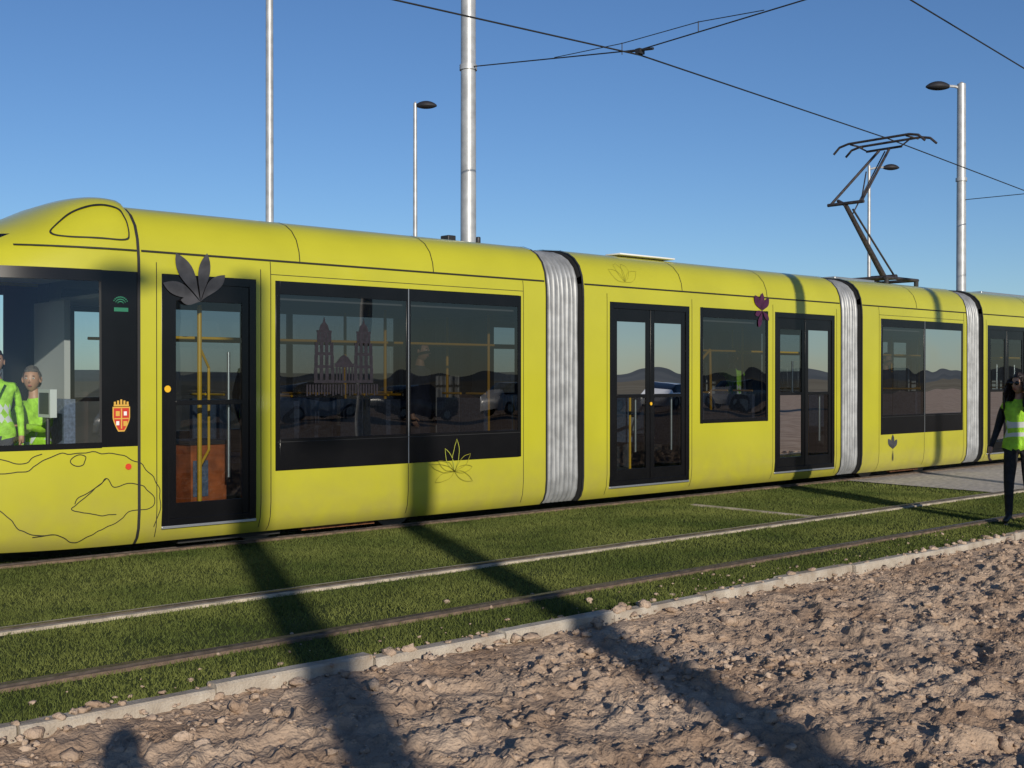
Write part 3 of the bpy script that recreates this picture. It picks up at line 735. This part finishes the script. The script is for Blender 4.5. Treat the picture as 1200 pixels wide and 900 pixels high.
    for sd,sg in(('l',1),('r',-1)):
        w=P['wr_'+sd]; pm=P['pm_'+sd]; d=(pm-w).normalized(); side=Vector((1,0,0))-d*d.x
        side=side.normalized() if side.length>.2 else Vector((0,-sg,0)); inn=d.cross(side)*(1 if sg>0 else -1); inn=-inn if inn.y*sg>0 else inn
        for q,(o_,L) in enumerate(((.024,.068),(.008,.076),(-.008,.070),(-.023,.055))):
            a=pm+side*o_+d*.012; b=a+d*L*.5+inn*.004; c=b+d*L*.32+inn*.014; e=c+d*L*.15+inn*.018
            fm.tube(a,b,.0095,'skin',r1=.0085,seg=8); fm.tube(b,c,.0085,'skin',r1=.0075,seg=8); fm.tube(c,e,.0075,'skin',r1=.006,seg=8)
        a=pm-d*.03+side*.022; b=a+d*.028+side*.024+inn*.012; c=b+d*.03+side*.006+inn*.006
        fm.tube(a,b,.011,'skin',r1=.0095,seg=8); fm.tube(b,c,.0095,'skin',r1=.007,seg=8)
    fm.done('hands',root,angle=60)
    root.location=loc; root.rotation_euler=(0,0,yaw); root.scale=(sc,sc,sc); return root
yw=math.atan2(-6.16,-13.17)
person('woman_in_hivis_vest',(13.28,6.16,.0),yw-.25,{'kn_r':(.10,-.09,.49),'an_r':(.10,-.09,.10),'to_r':(.25,-.10,.04),'kn_l':(-.02,.09,.48),'an_l':(-.22,.09,.13),'to_l':(-.09,.10,.035),
   'el_r':(-.04,-.25,1.09),'wr_r':(.06,-.30,.87),'pm_r':(.085,-.31,.80),'hp_r':(.01,-.085,.88)},h=1.68,longhair=True,glasses=True,headyaw=-.3)
seated=dict(pelvis=(0,0,.55),waist=(0,0,.68),chest=(.01,0,.87),nb=(.0,0,1.0),neck=(.015,0,1.07),hd=(.03,0,1.13),
 sh_l=(0,.165,.965),sh_r=(0,-.165,.965),el_l=(.12,.22,.74),el_r=(.12,-.22,.74),wr_l=(.36,.18,.78),wr_r=(.36,-.18,.78),pm_l=(.43,.17,.79),pm_r=(.43,-.17,.79),
 hp_l=(.04,.09,.52),hp_r=(.04,-.09,.52),kn_l=(.45,.1,.5),kn_r=(.45,-.1,.5),an_l=(.5,.1,.1),an_r=(.5,-.1,.1),to_l=(.65,.1,.05),to_r=(.65,-.1,.05))
person('tram_driver',(4.22,11.38,.42),math.pi+.5,seated,h=1.72,hair='hair_g',sleeve='hivis',trous='navy',headyaw=.5)
person('rail_worker',(3.70,10.92,.36),-1.9,{'el_r':(.1,-.3,1.2),'wr_r':(.25,-.2,1.38),'pm_r':(.3,-.18,1.43)},h=1.52,sleeve='hivis',trous='navy')
for i,(x,y,a,v_,s_) in enumerate(((8.8,11.4,-1.2,'navy','navy'),(15.0,11.5,-2.0,'hivis','navy'),(6.6,11.45,.4,'hivis','blackcl'),(12.0,11.4,2.4,'navy','navy'),(19.3,11.4,-1.6,'navy','blackcl'))):
    person('passenger',(x,y,.35),a,{},h=1.72,vest=v_,sleeve=s_,trous='navy')
person('photographer',(-.32*C,-.32*S,0),TH,{'el_l':(.08,.22,1.18),'el_r':(.08,-.22,1.18),'wr_l':(.17,.10,1.44),'wr_r':(.17,-.10,1.44),'pm_l':(.19,.05,1.49),'pm_r':(.19,-.05,1.49)},h=1.83,vest='navy',sleeve='navy',trous='navy')
# ================================================================ LIGHT, SKY, CAMERA
el=math.radians(16.7); hx,hy=.42,.9075
w=bpy.data.worlds.new('World'); scene.world=w; w.use_nodes=True; nt=w.node_tree; bg=nt.nodes['Background']
sk=nt.nodes.new('ShaderNodeTexSky'); sk.sky_type='NISHITA'; sk.sun_disc=False; sk.sun_elevation=el; sk.sun_rotation=math.atan2(-hx,-hy); sk.altitude=900; sk.air_density=1.0; sk.dust_density=.4; sk.ozone_density=4.5
hs=nt.nodes.new('ShaderNodeHueSaturation'); hs.inputs['Saturation'].default_value=1.05; hs.inputs['Hue'].default_value=.505
nt.links.new(sk.outputs[0],hs.inputs['Color']); nt.links.new(hs.outputs[0],bg.inputs['Color']); bg.inputs['Strength'].default_value=.098
sl=bpy.data.lights.new('sun','SUN'); sl.energy=4.3; sl.angle=math.radians(.5); sl.color=(1,.91,.77); so=bpy.data.objects.new('sun',sl); scene.collection.objects.link(so)
so.rotation_euler=Vector((hx*math.cos(el),hy*math.cos(el),-math.sin(el))).to_track_quat('-Z','Y').to_euler()
cam=bpy.data.cameras.new('camera'); cam.sensor_width=36; cam.lens=42.0; cam.clip_end=8000; cam.clip_start=.02
co=bpy.data.objects.new('camera',cam); scene.collection.objects.link(co); co.location=(0,0,CAMH)
pit=math.atan(7/1400); d=Vector((C*math.cos(pit),S*math.cos(pit),-math.sin(pit))); co.rotation_euler=d.to_track_quat('-Z','Y').to_euler()
scene.camera=co
scene.view_settings.view_transform='Standard'; scene.view_settings.look='None'; scene.view_settings.exposure=0
